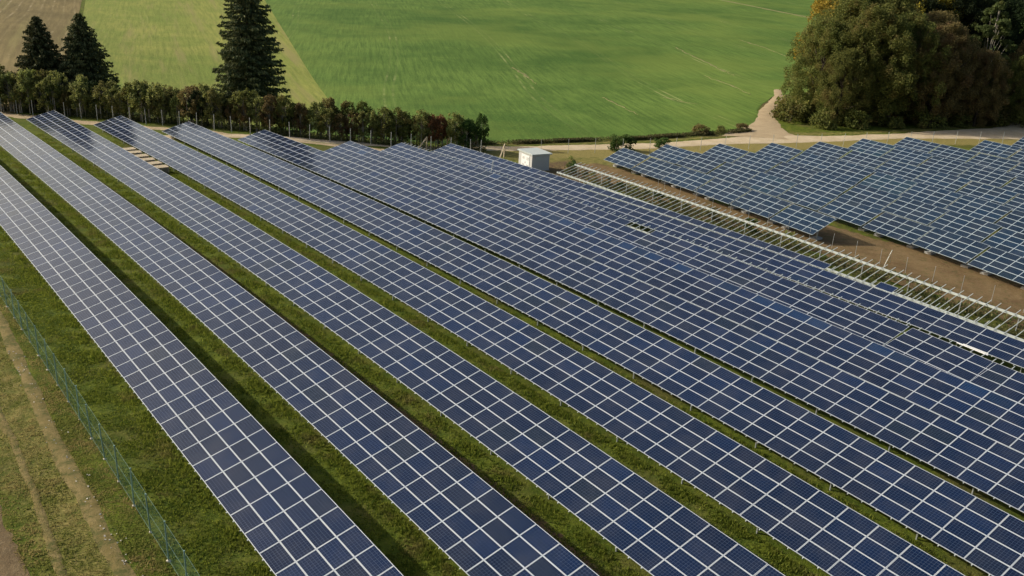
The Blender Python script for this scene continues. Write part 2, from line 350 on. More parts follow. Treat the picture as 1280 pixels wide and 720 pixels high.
for k_, (P_, w_) in enumerate([([(239,221),(222,193),(204,166)], 1.0), ([(284,231),(275,212),(262,193)], .9), ([(154.5,201),(149,188),(141.5,174)], .8), ([(154,144.5),(152.6,138),(152.2,132.5)], .6), ([(196,170),(186,152),(176,138)], .5), ([(141,150),(135,138),(130,128)], .5)]):
    track('bare_streak', P_, [w_*.3, w_, w_*.8, w_*.2], M['streak'], .11, .3, 60+k_)
track('grass_track', [(470,440),(446,382),(413,300),(395,262),(380,235)], 3.2, M['streak'], .2, .5, 80, 5, 2.0)
track('road_fork', [(168,84.5),(176,82.8),(184,82.6),(196,84),(215,90)], [3, 4, 4], M['road'], .11, .3, 6)
track('dirt_path', [(4,192),(14,177),(25.1,161),(31,151),(39.5,139.5),(47.8,128.2),(56,120.3),(65,113.6),(73,107.5),(78,103)], [2.8, 2.6, 2.6, 2.2, 3.2], M['paledirt'], .06, .25, 8)
track('dirt_track', [(8.7,130),(8.62,90),(8.6,66),(8.3,57.5),(7.95,51.8),(7.8,46.3),(7.7,41),(7.68,36.7),(7.6,26),(7.5,8)], [.6, .7, .75, .8, .8], M['dirt'], .04, .07, 11)
track('worn_wheel_track', [(6.5,90),(6.3,60),(6.05,49),(5.75,42),(5.5,36),(5.3,20)], [.3, .35, .35], M['dirt'], .035, .07, 12)
track('tilled_field_edge', [(1.8,100),(2.4,60),(2.5,48),(2.4,43),(2.3,36),(2.0,10)], [4.0, 4.0, 4.0], M['tilled'], .05, .15, 13, 9)
track('bare_soil_strip', [(86.5,14),(87.2,30),(87.4,45),(87,58),(84.6,70),(86.2,82),(87.2,92),(87.5,97)], [17, 16, 15, 13, 10, 9, 9, 7], M['brown'], .06, .45, 14, 12)
# ---------------------------------------------------------------- solar arrays
FRW = .027
def module_geo(L, W, f=FRW):
    t = .04
    a, b = L/2, W
    V = []; F = []; mi = []
    def box(x0, x1, y0, y1, z0, z1):
        o_ = len(V); V.extend([(x0,y0,z0),(x1,y0,z0),(x1,y1,z0),(x0,y1,z0),(x0,y0,z1),(x1,y0,z1),(x1,y1,z1),(x0,y1,z1)])
        for q in ((3,2,1,0),(4,5,6,7),(0,1,5,4),(1,2,6,5),(2,3,7,6),(3,0,4,7)): F.append([o_+i for i in q]); mi.append(0)
    # local x: up the slope 0..W ; local y: along the row -L/2..L/2 ; z: out of the glass
    box(0, f, -a, a, 0, t); box(b-f, b, -a, a, 0, t); box(f, b-f, -a, -a+f, 0, t); box(f, b-f, a-f, a, 0, t)
    o_ = len(V); z = t-.006; V.extend([(f,-a+f,z),(b-f,-a+f,z),(b-f,a-f,z),(f,a-f,z)]); F.append([o_,o_+1,o_+2,o_+3]); mi.append(1)
    o_ = len(V); z = .004; V.extend([(f,-a+f,z),(b-f,-a+f,z),(b-f,a-f,z),(f,a-f,z)]); F.append([o_+3,o_+2,o_+1,o_]); mi.append(0)
    uv = np.zeros((len(F)*4, 2)); g = len(F)-2
    uv[g*4:g*4+4] = [(0,0),(0,1),(1,1),(1,0)]
    return np.array(V, float), np.array(F), np.array(mi), uv
def merged(name, geo, mats, mlist, rnds=None):
    V, F, mi, uv = geo; n = len(mlist); MM = np.array([[list(r) for r in m] for m in mlist])
    VV = np.einsum('nij,vj->nvi', MM[:, :3, :3], V)+MM[:, None, :3, 3]
    FF = (F[None]+(np.arange(n)*len(V))[:, None, None]).reshape(-1, F.shape[1])
    at = None
    if rnds is not None: at = {'rnd': ('FACE', np.repeat(rnds, len(F)))}
    return mesh_np(name, VV.reshape(-1, 3), FF, mats, np.tile(mi, n), at, np.tile(uv, (n, 1)) if uv is not None else None)
NV = 24
RV = np.concatenate([np.linspace(0, .42, 13), [.5, .55, .6, .66, .7, .74], [.78, .84], [.9, .95, 1.0]])
NV = len(RV)
MGEO = {}
def module_set(L, W, f=FRW, fm='frame', cm='cells'):
    k = (round(L, 3), round(W, 3), cm)
    if k not in MGEO:
        g = module_geo(L, W, f); I = Matrix.Identity(4)
        MGEO[k] = (g, [merged('solar_module', g, [M[fm], M[cm]], [I], np.array([r])) for r in RV])
    return MGEO[k]
def unit_bar(w, h):
    b = MB(); b.box(-w/2, w/2, -h/2, h/2, 0, 1); return b
POST = unit_bar(.10, .06).mesh('post', [M['zinc']]); POSTG = (np.array(unit_bar(.10, .06).v), np.array(unit_bar(.10, .06).f), np.zeros(6, int), None)
RAILB = MB(); RAILB.box(0, 1, -.022, .022, -.05, 0)
def place(mesh, name, parent, Mw):
    o_ = bpy.data.objects.new(name, mesh); link(o_, parent)
    o_.matrix_parent_inverse = Matrix.Identity(4)
    o_.matrix_basis = parent.matrix_basis.inverted() @ Mw
    return o_
def spread(name, items, parent, geo, mats, limit=100):
    """items: (mesh, matrix, rnd). nearest `limit` as parts, the rest as one 'stuff' part"""
    C0 = Vector((0, 0, CAMH))
    items = sorted(items, key=lambda it: (0 if showing(it[1].translation) else 1, (it[1].translation-C0).length))
    if len(items) <= limit: near, rest = items, []
    else: near, rest = items[:limit], items[limit:]
    for me, Mw, r in near: place(me, name, parent, Mw)
    if rest:
        inv = parent.matrix_basis.inverted()
        me = merged(name, geo, mats, [inv @ it[1] for it in rest], np.array([it[2] for it in rest]) if rest[0][2] is not None else None)
        o_ = bpy.data.objects.new(name, me); link(o_, parent); tag(o_, kind='stuff')
def patchy(x, y, r, tone):
    """colour batch of a module: loose groups of like modules plus odd ones"""
    s = math.sin(x*.21+y*.13)+math.sin(y*.37-x*.11)+.8*math.sin(x*.9+y*.05)
    v = r.random()
    if v < .05: k = r.choice([19, 20])
    elif v < .06+.05*(tone == 'teal'): k = r.choice([21, 22])
    else: k = int(max(0, min(18, 8+s*3+r.gauss(0, 3))))
    return int(min(k, NV-1))
def array(name, label, group, xf, y_far, y_near, y0, L=1.67, W=1.0, tilt=.2595, bands=4, gapL=.016, gapW=.014, seed=0, skip=None, band_off=None,
          rail_top=.02, rail_bot=.05, modules=True, rail_step=None, tone='', topband=None, post_step=5.01, direction=None, cat='solar array', purlins=((.55, .07), (3.3, .07)), rail_on=True, cut=100):
    """xf(y) gives x of the low edge"""
    r = random.Random(seed)
    i0 = math.ceil((y_near-y0)/L); i1 = math.floor((y_far-y0)/L)
    yc = (i0+.5)*L+y0
    root = empty(name, (xf(yc), yc, Gf(xf(yc), yc)), label, cat, group)
    geo, meshes = module_set(L-gapL, W-gapW)
    ct, st = math.cos(tilt), math.sin(tilt); items = []; rails = []; posts = []
    def frame(y, z_off=0):
        x = xf(y); e = .5; P0 = Vector((xf(y-e), y-e, float(T(xf(y-e), y-e)))); P1 = Vector((xf(y+e), y+e, float(T(xf(y+e), y+e))))
        ey = (P1-P0).normalized(); h = Vector((ey.y, -ey.x, 0)).normalized(); ex = h*ct+Vector((0, 0, st)); ex = (ex-ey*ex.dot(ey)).normalized(); ez = ex.cross(ey)
        return Vector((x, y, float(T(x, y)))), ex, ey, ez
    def mat(o_, ex, ey, ez): return Matrix(((ex.x, ey.x, ez.x, o_.x), (ex.y, ey.y, ez.y, o_.y), (ex.z, ey.z, ez.z, o_.z), (0, 0, 0, 1)))
    for i in range(i0, i1):
        y = y0+(i+.5)*L; o_, ex, ey, ez = frame(y)
        if modules:
            for k in range(bands):
                if skip and skip(y, k): continue
                off = band_off(y, k) if band_off else 0
                p = o_+ex*(k*W+off+gapW/2)+ez*.06
                a = R(r.gauss(0, .22)); b = R(r.gauss(0, .16))
                e1 = (ex+ez*a).normalized(); e2 = (ey+ez*b).normalized(); e3 = e1.cross(e2).normalized(); e2 = e3.cross(e1)
                v = patchy(p.x, p.y, r, tone)
                if topband and k == bands-1 and y < topband: v = r.choice([13, 14, 21, 21, 22, 22])
                items.append((meshes[v], mat(p, e1, e2, e3), RV[v]))
    if items: spread('solar_module', items, root, geo, [M['frame'], M['cells']], cut)
    # rails up the slope
    rs = rail_step or L/2; y = y0+i0*L+rs/2; top = bands*W+rail_top+.0; ln = top+rail_bot
    rb = MB(); rb.box(0, ln, -.024, .024, -.055, 0); rme = rb.mesh('rail', [M['rail']]); rgeo = (np.array(rb.v), np.array(rb.f), np.zeros(6, int), None)
    while rail_on and y < y0+i1*L:
        o_, ex, ey, ez = frame(y); rails.append((rme, mat(o_-ex*rail_bot+ez*.055, ex, ey, ez), None)); y += rs
    if rails: spread('rail', rails, root, rgeo, [M['rail']], cut)
    # purlins following the ground
    for s_, wd in purlins:
        b = MB(); ys = np.arange(y0+i0*L, y0+i1*L+.1, L*3); ys = list(ys)+([y0+i1*L] if y0+i1*L-ys[-1] > .1 else []); pts = []
        for yy in ys:
            o_, ex, ey, ez = frame(yy); pts.append(o_+ex*s_-ez*(.0+wd/2+.003)-root.location)
        for p, q in zip(pts[:-1], pts[1:]): b.bar(p, q, wd, wd*1.3, 0)
        b.build('purlin', [M['rail']], root)
    # posts, front and back
    y = y0+i0*L+.9
    while y < y0+i1*L-.3:
        o_, ex, ey, ez = frame(y)
        for s_, wd in (purlins[0], purlins[-1]):
            p = o_+ex*s_-ez*wd; g = Gf(p.x, p.y)-.25; h = p.z-g
            posts.append((POST, Matrix.Translation((p.x, p.y, g)) @ Matrix.Diagonal((1, 1, h, 1)), None))
        y += post_step
    if posts: spread('post', posts, root, POSTG, [M['zinc']], 100)
    return root
ROW = 'long fixed-tilt solar arrays in parallel rows'
def cx(v): return lambda y: v
def lin(pts):
    ys = [p[0] for p in pts]; xs = [p[1] for p in pts]
    return lambda y: float(np.interp(y, ys, xs))
array('solar_array', 'long grey-blue solar array nearest the green mesh fence, broad dark shadow behind it', ROW, cx(12.69), 160, 14, 37.66, seed=1)
array('solar_array', 'long solar array second from the green fence, bare brown soil strip behind it', ROW, cx(19.57), 158.5, 12, 36.70, seed=2)
array('solar_array', 'long solar array third from the green fence, stack of timber pallets behind its far part', ROW, cx(26.40), 150.9, 8, 32.34, seed=3)
array('solar_array', 'long solar array fourth from the green fence, timber pallets lying before its low edge', ROW, cx(33.28), 140.6, 5, 24.59, seed=4)
array('solar_array', 'long solar array fifth from the green fence, between two narrow grass gaps', ROW, cx(39.74), 130.6, 5, 24.91, seed=5)
array('solar_array', 'long solar array sixth from the green fence, its far corner reflecting the tall spruce', ROW, cx(46.17), 120.4, 7, 22.11, seed=6)
array('solar_array', 'long solar array with brighter blue panels along its upper edge', ROW, lin([(20, 52.55), (107, 53.0)]), 107.6, 9, 24.0, seed=7, topband=72)
array('solar_array', 'long dark blue solar array with bare rail ends sticking up behind its top edge', ROW, lin([(25, 58.65), (32, 59.25), (108, 60.4)]), 107.9, 12, 25.1, seed=8,
      rail_top=.5, skip=lambda y, k: (k == 3 and 58 < y < 61.5))
# last array: the upper course is partly still missing
def skipI(y, k): return k == 3 and y < 45.5 and not (38.4 < y < 40.4)
array('solar_array', 'unfinished solar array beside the empty rack, gaps in its top course of panels', ROW, cx(68.15), 107.9, 14, 26.3, seed=9,
      rail_top=.16, skip=skipI, band_off=lambda y, k: .14 if (k == 3 and y < 78) else 0, purlins=((.55, .07), (3.08, .09)))
# empty rack
JX = lin([(20, 74.6), (28, 74.8), (45, 75.1), (64, 76.4), (86, 78.2), (92, 78.6)])
array('mounting_rack', 'empty mounting rack of pale rails without panels, running from the small hut', None, JX, 92.5, 14, 26.0, seed=10, modules=False, bands=4, W=.95, rail_top=.1, rail_bot=.3,
      cat='mounting rack', purlins=((.12, .14), (3.1, .14)))

# far tables
NDIR = Vector((.988, -.156)); 
RT_T = 'far block of small solar tables'
ordn = ['first', 'second', 'third', 'fourth', 'fifth', 'sixth', 'seventh', 'eighth', 'ninth', 'tenth', 'eleventh', 'twelfth', 'thirteenth']
LOW = [(90.6, 95.0), (99.2, 94.7), (107.0, 91.2), (114.7, 87.5), (122.4, 84.4), (131.6, 82.8), (140.1, 80.3), (149.8, 72.3), (159.5, 70.5)]
CNT = [6, 10, 10, 9, 8, 8, 7, 6, 5]
def table(p0, label, seed, skip=None):
    """p0: far low corner; runs towards the camera along -Y rotated"""
    Lm, W, tilt = 1.635, .90, .42; r = random.Random(seed); d = Vector((-.156, -.988)); n2 = Vector((.988, -.156))
    q = p0+d*(4*Lm); z0 = float(T(p0.x, p0.y))+.15; z1 = float(T(q.x, q.y))+.15
    jz = r.gauss(0, .045); P0 = Vector((p0.x, p0.y, z0+jz)); P1 = Vector((q.x, q.y, z1+jz)); ey = (P0-P1).normalized()
    h = Vector((n2.x, n2.y, 0)); tl = tilt+R(r.gauss(0, .6)); ex = h*math.cos(tl)+Vector((0, 0, math.sin(tl))); ex = (ex-ey*ex.dot(ey)).normalized(); ez = ex.cross(ey)
    root = empty('solar_table', (P1.x+n2.x*1.6, P1.y+n2.y*1.6, Gf(P1.x, P1.y)), label, 'solar table', RT_T)
    geo, meshes = module_set(Lm-.016, W-.012, .030, 'dull_frame', 'cells_teal')
    bt = int(max(0, min(18, r.gauss(9, 4)))); alt = r.random()
    for i in range(4):
        for k in range(4):
            v = bt+r.choice([-3, -1, 0, 0, 1, 3]); v = max(0, min(18, v))
            if alt > .86: v = r.choice([21, 21, 13, 14])
            if r.random() < .04: v = 19
            p = P1+ey*((i+.5)*Lm)+ex*(k*W+.006)+ez*.05
            Mw = Matrix(((ex.x, ey.x, ez.x, p.x), (ex.y, ey.y, ez.y, p.y), (ex.z, ey.z, ez.z, p.z), (0, 0, 0, 1)))
            place(meshes[v], 'solar_module', root, Mw)
    b = MB(); O = root.location
    for s_ in (.45, 1.8, 3.1): b.bar(P1+ex*s_-ez*.05+ey*.1-O, P1+ex*s_-ez*.05+ey*(4*Lm-.1)-O, .06, .09)
    b.build('purlin_frame', [M['zinc']], root)
    for t_ in (1.0, 5.5):
        a = P1+ey*t_; top = a+ex*1.9-ez*.16; g = Gf(top.x, top.y)-.2
        b = MB(); b.bar((top.x-O.x, top.y-O.y, g-O.z), (top.x-O.x, top.y-O.y, top.z-O.z+.05), .16, .16); b.build('post', [M['zinc']], root)
        b = MB(); b.bar(a+ex*.25-ez*.14-O, a+ex*3.4-ez*.14-O, .09, .13); b.bar((top.x-O.x, top.y-O.y, g+.9-O.z), a+ex*.8-ez*.18-O, .06); b.build('support_arm', [M['zinc']], root)
        b = MB(); b.box(-.55, .55, -.4, .4, 0, .42); b.build('concrete_footing', [M['concrete']], root, (top.x-O.x, top.y-O.y, g-O.z+.05))
    return root
for ri, (lx, ly) in enumerate(LOW):
    p = Vector((lx, ly)); pitch = 4*1.64+.2
    for c in range(CNT[ri]):
        wh = 'nearest the bare brown soil' if ri == 0 else '%s back from the bare soil' % ordn[ri]
        if c == 0: lab = 'sixteen-panel tilted table at the road end of the row %s' % wh
        elif c == CNT[ri]-1 and ri == 0: lab = 'sixteen-panel tilted table at the camera end of the nearest row, footing block exposed'
        else: lab = '%s table from the road end in the row %s' % (ordn[c], wh)
        q = p+Vector((-.156, -.988))*(pitch*c)
        table(q, lab, 100+ri*20+c)
# ---------------------------------------------------------------- fences
def fence(name, pts, h, step, pm, label, group=None, netmat=None, jut=0.0, foot=None, pr=.028, seed=3, wires=2):
    P = resample(pts, step); r = random.Random(seed); c = P[len(P)//2]
    root = empty(name, (c[0], c[1], Gf(*c)), label, 'fence', group); O = root.location
    pb = MB(); pb.tube([(0,0,-.3),(0,0,h)], [pr, pr], 8); pb.box(-pr*1.1, pr*1.1, -pr*1.1, pr*1.1, h, h+.02); pme = pb.mesh('post', [pm])
    for k, (x, y) in enumerate(P[:100]):
        o_ = bpy.data.objects.new('post', pme); link(o_, root); o_.location = (x-O.x, y-O.y, Gf(x, y)-O.z); o_.rotation_euler = (R(r.gauss(0, 1.1)), R(r.gauss(0, 1.1)), 0)
    if netmat:
        Q = resample(pts, step/4); V = []; F = []
        for x, y in Q: g = Gf(x, y); V += [(x-O.x, y-O.y, g+.03-O.z), (x-O.x, y-O.y, g+h*.97-O.z)]
        for k in range(len(Q)-1): F.append((2*k, 2*k+2, 2*k+3, 2*k+1))
        o_ = bpy.data.objects.new('netting', mesh_np('netting', V, F, [netmat])); link(o_, root)
        b = MB()
        for wz in [h*.97, h*.5, .08][:wires]:
            for k in range(len(P)-1): b.bar((P[k][0]-O.x, P[k][1]-O.y, Gf(*P[k])+wz-O.z), (P[k+1][0]-O.x, P[k+1][1]-O.y, Gf(*P[k+1])+wz-O.z), .008)
        b.build('tension_wire', [pm], root)
    return root, P
fl, FP = fence('mesh_fence', [(9.55, 10.3), (9.55, 110.4)], 2.1, 2.5, M['greenpost'], 'long green wire mesh fence beside the leftmost solar array', None, M['net'], pr=.032, wires=3)
r = random.Random(5)
for k, (x, y) in enumerate(FP[:40]):
    b = MB(); n = 6; rr = r.uniform(.07, .13)
    b.tube([(0,0,-.05),(0,0,.03),(.01,0,.07)], [rr, rr*.9, rr*.25], 8)
    o_ = b.build('footing', [M['stone']], fl, (x-fl.location.x, y-fl.location.y, Gf(x, y)-fl.location.z), True)
hf = [(4, 186), (20.5, 168.5), (27.2, 160), (34.8, 150.2), (43.2, 138.4), (50.5, 128.4), (58.5, 121), (68, 115.2), (77.8, 107.4)]
fence('mesh_fence', hf, 2.3, 2.9, M['zinc'], 'steel post fence along the foot of the hedge at the far row ends', None, None, pr=.05, seed=8, wires=2)
fence('mesh_fence', [(84.6, 18), (84.2, 40), (84.9, 62), (86.3, 80)], 1.7, 2.9, M['zinc'], 'thin wire fence on the bare soil between the empty rack and the far tables', None, None, pr=.02, seed=9)
fence('mesh_fence', [(88, 106.0), (95.5, 103.5), (103.3, 99.6), (110.6, 96.9), (123.5, 92.6), (137, 87.3), (146, 84.2), (155, 80.2), (166, 74), (185, 64.5)], 2.2, 4.4, M['zinc'], 'widely spaced post fence along the near edge of the gravel road', None, None, pr=.035, seed=10)
# braces
def brace(name, a, b_, w_, mat, label, cat):
    root = MB(); x0, y0 = a[0], a[1]; g = Gf(x0, y0)
    bx, by = b_[0]-x0, b_[1]-y0; root.bar((0, 0, -.05), (bx, by, b_[2]+Gf(b_[0], b_[1])-g), w_)
    root.bar((bx, by, Gf(b_[0], b_[1])-g-.2), (bx, by, b_[2]+Gf(b_[0], b_[1])-g+.1), w_*.9)
    o_ = root.build(name, [mat], None, (x0, y0, g)); return tag(o_, label, cat, 'timber braces by the far fence')
brace('timber_brace', (70.6, 113.2), (72.4, 113.4, 1.9), .16, M['wood'], 'slanting pale timber brace by the fence left of the hut', 'brace')
brace('timber_brace', (79.2, 104.6), (80.6, 105.4, 1.9), .16, M['wood'], 'slanting pale timber brace just beside the hut roof', 'brace')
def aframe(x, y, h, s, label):
    b = MB(); b.bar((-s, 0, 0), (0, 0, h), .03); b.bar((s, .5, 0), (0, 0, h), .03)
    o_ = b.build('steel_brace', [M['rail']], None, (x, y, Gf(x, y))); return tag(o_, label, 'brace', 'steel A braces')
aframe(85.2, 46.4, 1.7, 1.0, 'A-shaped steel brace on the bare soil fence line')
aframe(65.1, 87.2, 3.3, .6, 'pale A-shaped brace rising behind the dark array near the hut')
b = MB(); b.bar((0, -1.1, 0), (0, 1.2, .04), .09, .06); b.bar((.2, -1.0, .03), (.17, .8, .05), .04)
o_ = b.build('loose_rails', [M['white']], None, (63.15, 26.9, float(T(59.2, 26.9))+1.22)); tag(o_, 'pair of short loose white rails lying along the top edge of the array', 'rails')
# pallets between third and fourth arrays
pal = None
for k, y in enumerate([119.6, 117.2, 114.6, 112.1, 109.6, 107.2]):
    if pal is None:
        b = MB()
        for lv in range(5):
            z_ = lv*.15
            for j in range(7): b.box(-.85, .85, -.6+j*.172, -.6+j*.172+.14, z_+.122, z_+.146)
            for yy in (-.58, -.06, .46):
                b.box(-.85, .85, yy, yy+.1, z_+.002, z_+.022)
                for xx in (-.84, -.07, .70): b.box(xx, xx+.14, yy, yy+.1, z_+.024, z_+.12)
        pal = b.mesh('pallet_stack', [M['wood']])
    o_ = bpy.data.objects.new('pallet_stack', pal); link(o_); o_.location = (32.2, y, Gf(32.2, y)+.03); o_.rotation_euler = (0, 0, R([3, -4, 2, -2, 5, 1][k]))
    tag(o_, ['pale timber pallet stack farthest from camera in the line of six', 'pale timber pallet stack second farthest in the line of six', 'pale timber pallet stack third farthest in the line of six', 'pale timber pallet stack third nearest in the line of six', 'pale timber pallet stack second nearest in the line of six', 'pale timber pallet stack nearest the camera in the line of six'][k], 'pallet', 'timber pallets lying in a line in the grass gap')
# ---------------------------------------------------------------- hut
hx0, hy0 = 77.9, 95.6; hz = Gf(79, 97)-.1
hut = empty('transformer_hut', (hx0, hy0, hz), 'small pale flat-roofed hut with white double door by the empty rack', 'hut', None, R(-4)); H_, WX, WY = 2.35, 2.9, 3.2
b = MB(); b.box(0, WX, 0, WY, .0, H_); b.build('wall', [M['wall']], hut)
b = MB(); b.box(-.12, WX+.12, -.12, WY+.12, -.25, .12); b.build('plinth', [M['concrete']], hut)
b = MB(); Mr = Matrix.Rotation(R(1.5), 4, 'Y'); b.box(-.22, WX+.22, -.22, WY+.22, H_+.03, H_+.19, 0, Mr); b.build('roof', [M['roof']], hut)
d = MB(); d.box(-.05, -.004, .6, 2.5, .16, 2.1); d = d.build('door', [M['white']], hut)
b = MB()
for z0 in (.5, 1.5):
    for yy in (.75, 1.75):
        for j in range(5): b.box(-.075, -.054, yy, yy+.5, z0+j*.08, z0+j*.08+.045)
b.build('vent', [M['wall']], d); b = MB(); b.box(-.10, -.056, 1.53, 1.57, 1.0, 1.2); b.build('handle', [M['zinc']], d)
b = MB(); b.box(.6, 1.5, -.045, -.004, 1.6, 2.1)
for j in range(5): b.box(.62, 1.48, -.07, -.048, 1.64+j*.09, 1.69+j*.09)
b.build('vent', [M['roof']], hut)
# ---------------------------------------------------------------- vegetation
def quads(C, size, rs, flat=0.0, droop=None, asp=.6):
    n = len(C); N = rs.normal(size=(n, 3)); N[:, 2] = N[:, 2]*(1-flat)+flat*2.2; N /= np.linalg.norm(N, axis=1)[:, None]
    A = rs.normal(size=(n, 3)) if droop is None else droop+rs.normal(size=(n, 3))*.25
    A -= N*(A*N).sum(1)[:, None]; A /= np.linalg.norm(A, axis=1)[:, None]+1e-9; B = np.cross(N, A)
    s = (size*rs.uniform(.55, 1.3, n))[:, None]
    V = np.stack([C-A*s, C-B*s*asp+N*s*.15, C+A*s, C+B*s*asp+N*s*.15], 1).reshape(-1, 3)
    return V, np.arange(4*n).reshape(-1, 4)
def leaf_mesh(name, C, size, mat, rs, **kw):
    V, F = quads(C, size, rs, **kw); return mesh_np(name, V, F, [mat], attrs={'rnd': ('FACE', rs.random(len(F))**1.2)})
def broadleaf(H, Rr, base, nl, size, seed, trunk_r, lean=0.0, nc=70, shape=.8, col='leafA', bark='bark', stems=1, cs=.24, zs=.75, xs=1.0):
    rs = np.random.default_rng(seed); b = MB(); ctr = []
    th = rs.uniform(0, 2*np.pi, nc); u = rs.uniform(0, 1, nc); zz = base+(H-base)*(u**.85)
    t = (zz-base)/(H-base); prof = np.sin(np.pi*np.clip(t*.86+.12, 0, 1))**shape
    rr = Rr*prof*rs.uniform(.35, 1.0, nc)**.6
    lobes = 1+.20*np.sin(3*th+rs.uniform(0, 6))+.12*np.sin(5*th+2)
    K = np.stack([np.cos(th)*rr*lobes, np.sin(th)*rr*lobes, zz-Rr*.05], -1)
    K[0] = (0, 0, H-Rr*cs*.8)
    cr = Rr*cs*rs.uniform(.6, 1.25, nc)
    for s_ in range(stems):
        a = rs.uniform(0, 6.28); ox, oy = (0, 0) if stems == 1 else (math.cos(a)*Rr*.3, math.sin(a)*Rr*.3)
        pts = [(ox, oy, -.3), (ox*1.05, oy, base*.6), (ox*1.1+rs.normal()*.1*Rr*.3, oy, base+(H-base)*.35), (ox*.9, oy*.9, base+(H-base)*.72)]
        b.tube(pts, [trunk_r*1.25, trunk_r, trunk_r*.6, trunk_r*.2], 8)
    for k in rs.choice(nc, min(nc, 26), replace=False):
        z = max(base*.7, K[k, 2]*rs.uniform(.45, .75)); st = Vector((0, 0, z)); e = Vector(K[k]); m = (st+e)/2+Vector((0, 0, -.05*Rr)); b.tube([st, m, e], [trunk_r*.35, trunk_r*.22, trunk_r*.08], 5)
    w_ = cr**2; idx = rs.choice(nc, nl, p=w_/w_.sum()); D = rs.normal(size=(nl, 3)); D /= np.linalg.norm(D, axis=1)[:, None]
    rad = cr[idx]*rs.uniform(0, 1, nl)**.42; C = K[idx]+D*rad[:, None]*[xs, xs, zs]
    C[:, 2] = np.maximum(C[:, 2], .15)
    return (b.mesh('trunk', [M[bark]], True), leaf_mesh('crown', C, size, M[col], rs, flat=.25))
def spruce(H, Rr, seed, nl, size):
    rs = np.random.default_rng(seed); b = MB(); b.tube([(0,0,-.3),(0,0,H*.5),(0,0,H*.98)], [H*.014, H*.009, .02], 8)
    C = []; D = []
    nb = 0; z = H*.03
    while z < H*.985:
        t = z/H; Lr = min(Rr*(1-t)**.66*(1-.25*max(0, .12-t)/.12), Rr*.84); n = int(7+9*(1-t))
        a0 = rs.uniform(0, 6.28)
        for k in range(n):
            a = a0+2*math.pi*k/n+rs.normal()*.16; L = Lr*rs.uniform(.62, 1.18)+.15
            m = max(6, int(nl*L/Rr)); s_ = rs.uniform(.12, 1, m)**.8
            wd = (.10+.28*(1-s_)**.6)*L*.85; lat = rs.normal(size=m)*wd*.45
            zz = z-.30*L*s_+.16*L*s_**3 - np.abs(lat)*.25 + rs.normal(size=m)*.05 - rs.uniform(0, .30, m)*size*2
            x = np.cos(a)*L*s_-np.sin(a)*lat; y = np.sin(a)*L*s_+np.cos(a)*lat
            C.append(np.stack([x, y, zz], -1)); D.append(np.tile([math.cos(a)*.8, math.sin(a)*.8, -.55], (m, 1)))
            if t < .9 and k % 2 == 0: b.tube([(0, 0, z), (math.cos(a)*L*.8, math.sin(a)*L*.8, z-.2*L)], [.05, .015], 4)
        z += H*.019+.08*rs.random()+.02
    C = np.concatenate(C); D = np.concatenate(D); C[:, 2] = np.maximum(C[:, 2], .2)
    return (b.mesh('trunk', [M['bark']], True), leaf_mesh('crown', C, size, M['needle'], rs, flat=.35, droop=D, asp=.38))
def plant(name, parts, x, y, sc, rz, label, cat, group, leafmat=None, z=None, sx=1.0, lean=(0, 0)):
    root = empty(name, (x, y, (Gf(x, y) if z is None else z)), label, cat, group, rz); root.scale = (sc*sx, sc*sx, sc); root.rotation_euler = (lean[0], lean[1], rz)
    for nm, me in zip(('trunk', 'crown'), parts):
        if me is None: continue
        o_ = bpy.data.objects.new(nm, me); link(o_, root)
        if nm == 'crown' and leafmat: o_.material_slots[0].link = 'OBJECT'; o_.material_slots[0].material = leafmat
    return root
# spruces
SP1 = spruce(27.5, 6.6, 21, 150, .31); SP2 = spruce(14.5, 5.2, 22, 110, .28); SP3 = spruce(15, 6.0, 23, 110, .28)
plant('spruce_tree', SP1, 59.6, 147.1, 1.0, .4, 'tall dark spruce rising behind the middle of the hedge', 'tree', 'dark spruces behind the hedge')
plant('spruce_tree', SP2, 32.7, 166.2, 1.0, 1.0, 'dark spruce at the far left behind the hedge', 'tree', 'dark spruces behind the hedge')
plant('spruce_tree', SP3, 38.3, 162.9, 1.0, 2.2, 'dark spruce right of its twin behind the left of the hedge', 'tree', 'dark spruces behind the hedge')
# hedge
HV = [broadleaf(5.3, 1.3, 1.15, 2300, .13, 40+i, .06, nc=60, shape=.4, col='leafH', bark='palebark', stems=3, cs=.27, zs=1.3, xs=.9) for i in range(6)]
HP = resample(HEDGE, .82); HP = HP[HP[:, 1] < 178]; r = random.Random(77)
nh = len(HP); cw = {'leafH': 'olive', 'leafA': 'dull green', 'leafB': 'brown-tinged', 'leafR': 'rusty red', 'leafC': 'green', 'leafK': 'dark'}
for k, (x, y) in enumerate(HP):
    f = k/nh; q = r.random()
    col = 'leafC' if k >= nh-4 else ('leafR' if k in (nh-8, nh-10) else ('leafB' if (q < .07 or (.62 < f < .9 and q < .22)) else ('leafK' if q > .88 else ('leafA' if q > .62 else 'leafH'))))
    sc = (1.12 if f < .3 else 1.0 if f < .6 else .92)*r.uniform(.74, 1.18)*(.92 if k >= nh-4 else 1)
    ox, oy = r.gauss(0, .35)+1.3*(k % 2), r.gauss(0, .35)+1.1*(k % 2)
    side = 'left end' if k < nh/2 else 'right end'; num = k+1 if k < nh/2 else nh-k
    plant('hedge_tree', HV[r.randrange(6)], x+.5+ox, y+.6+oy, sc, r.uniform(0, 6), '%s thin-stemmed young tree, number %d from the %s of the hedge' % (cw[col], num, side), 'tree', 'young trees forming the hedge', M[col], sx=r.uniform(.95, 1.3))
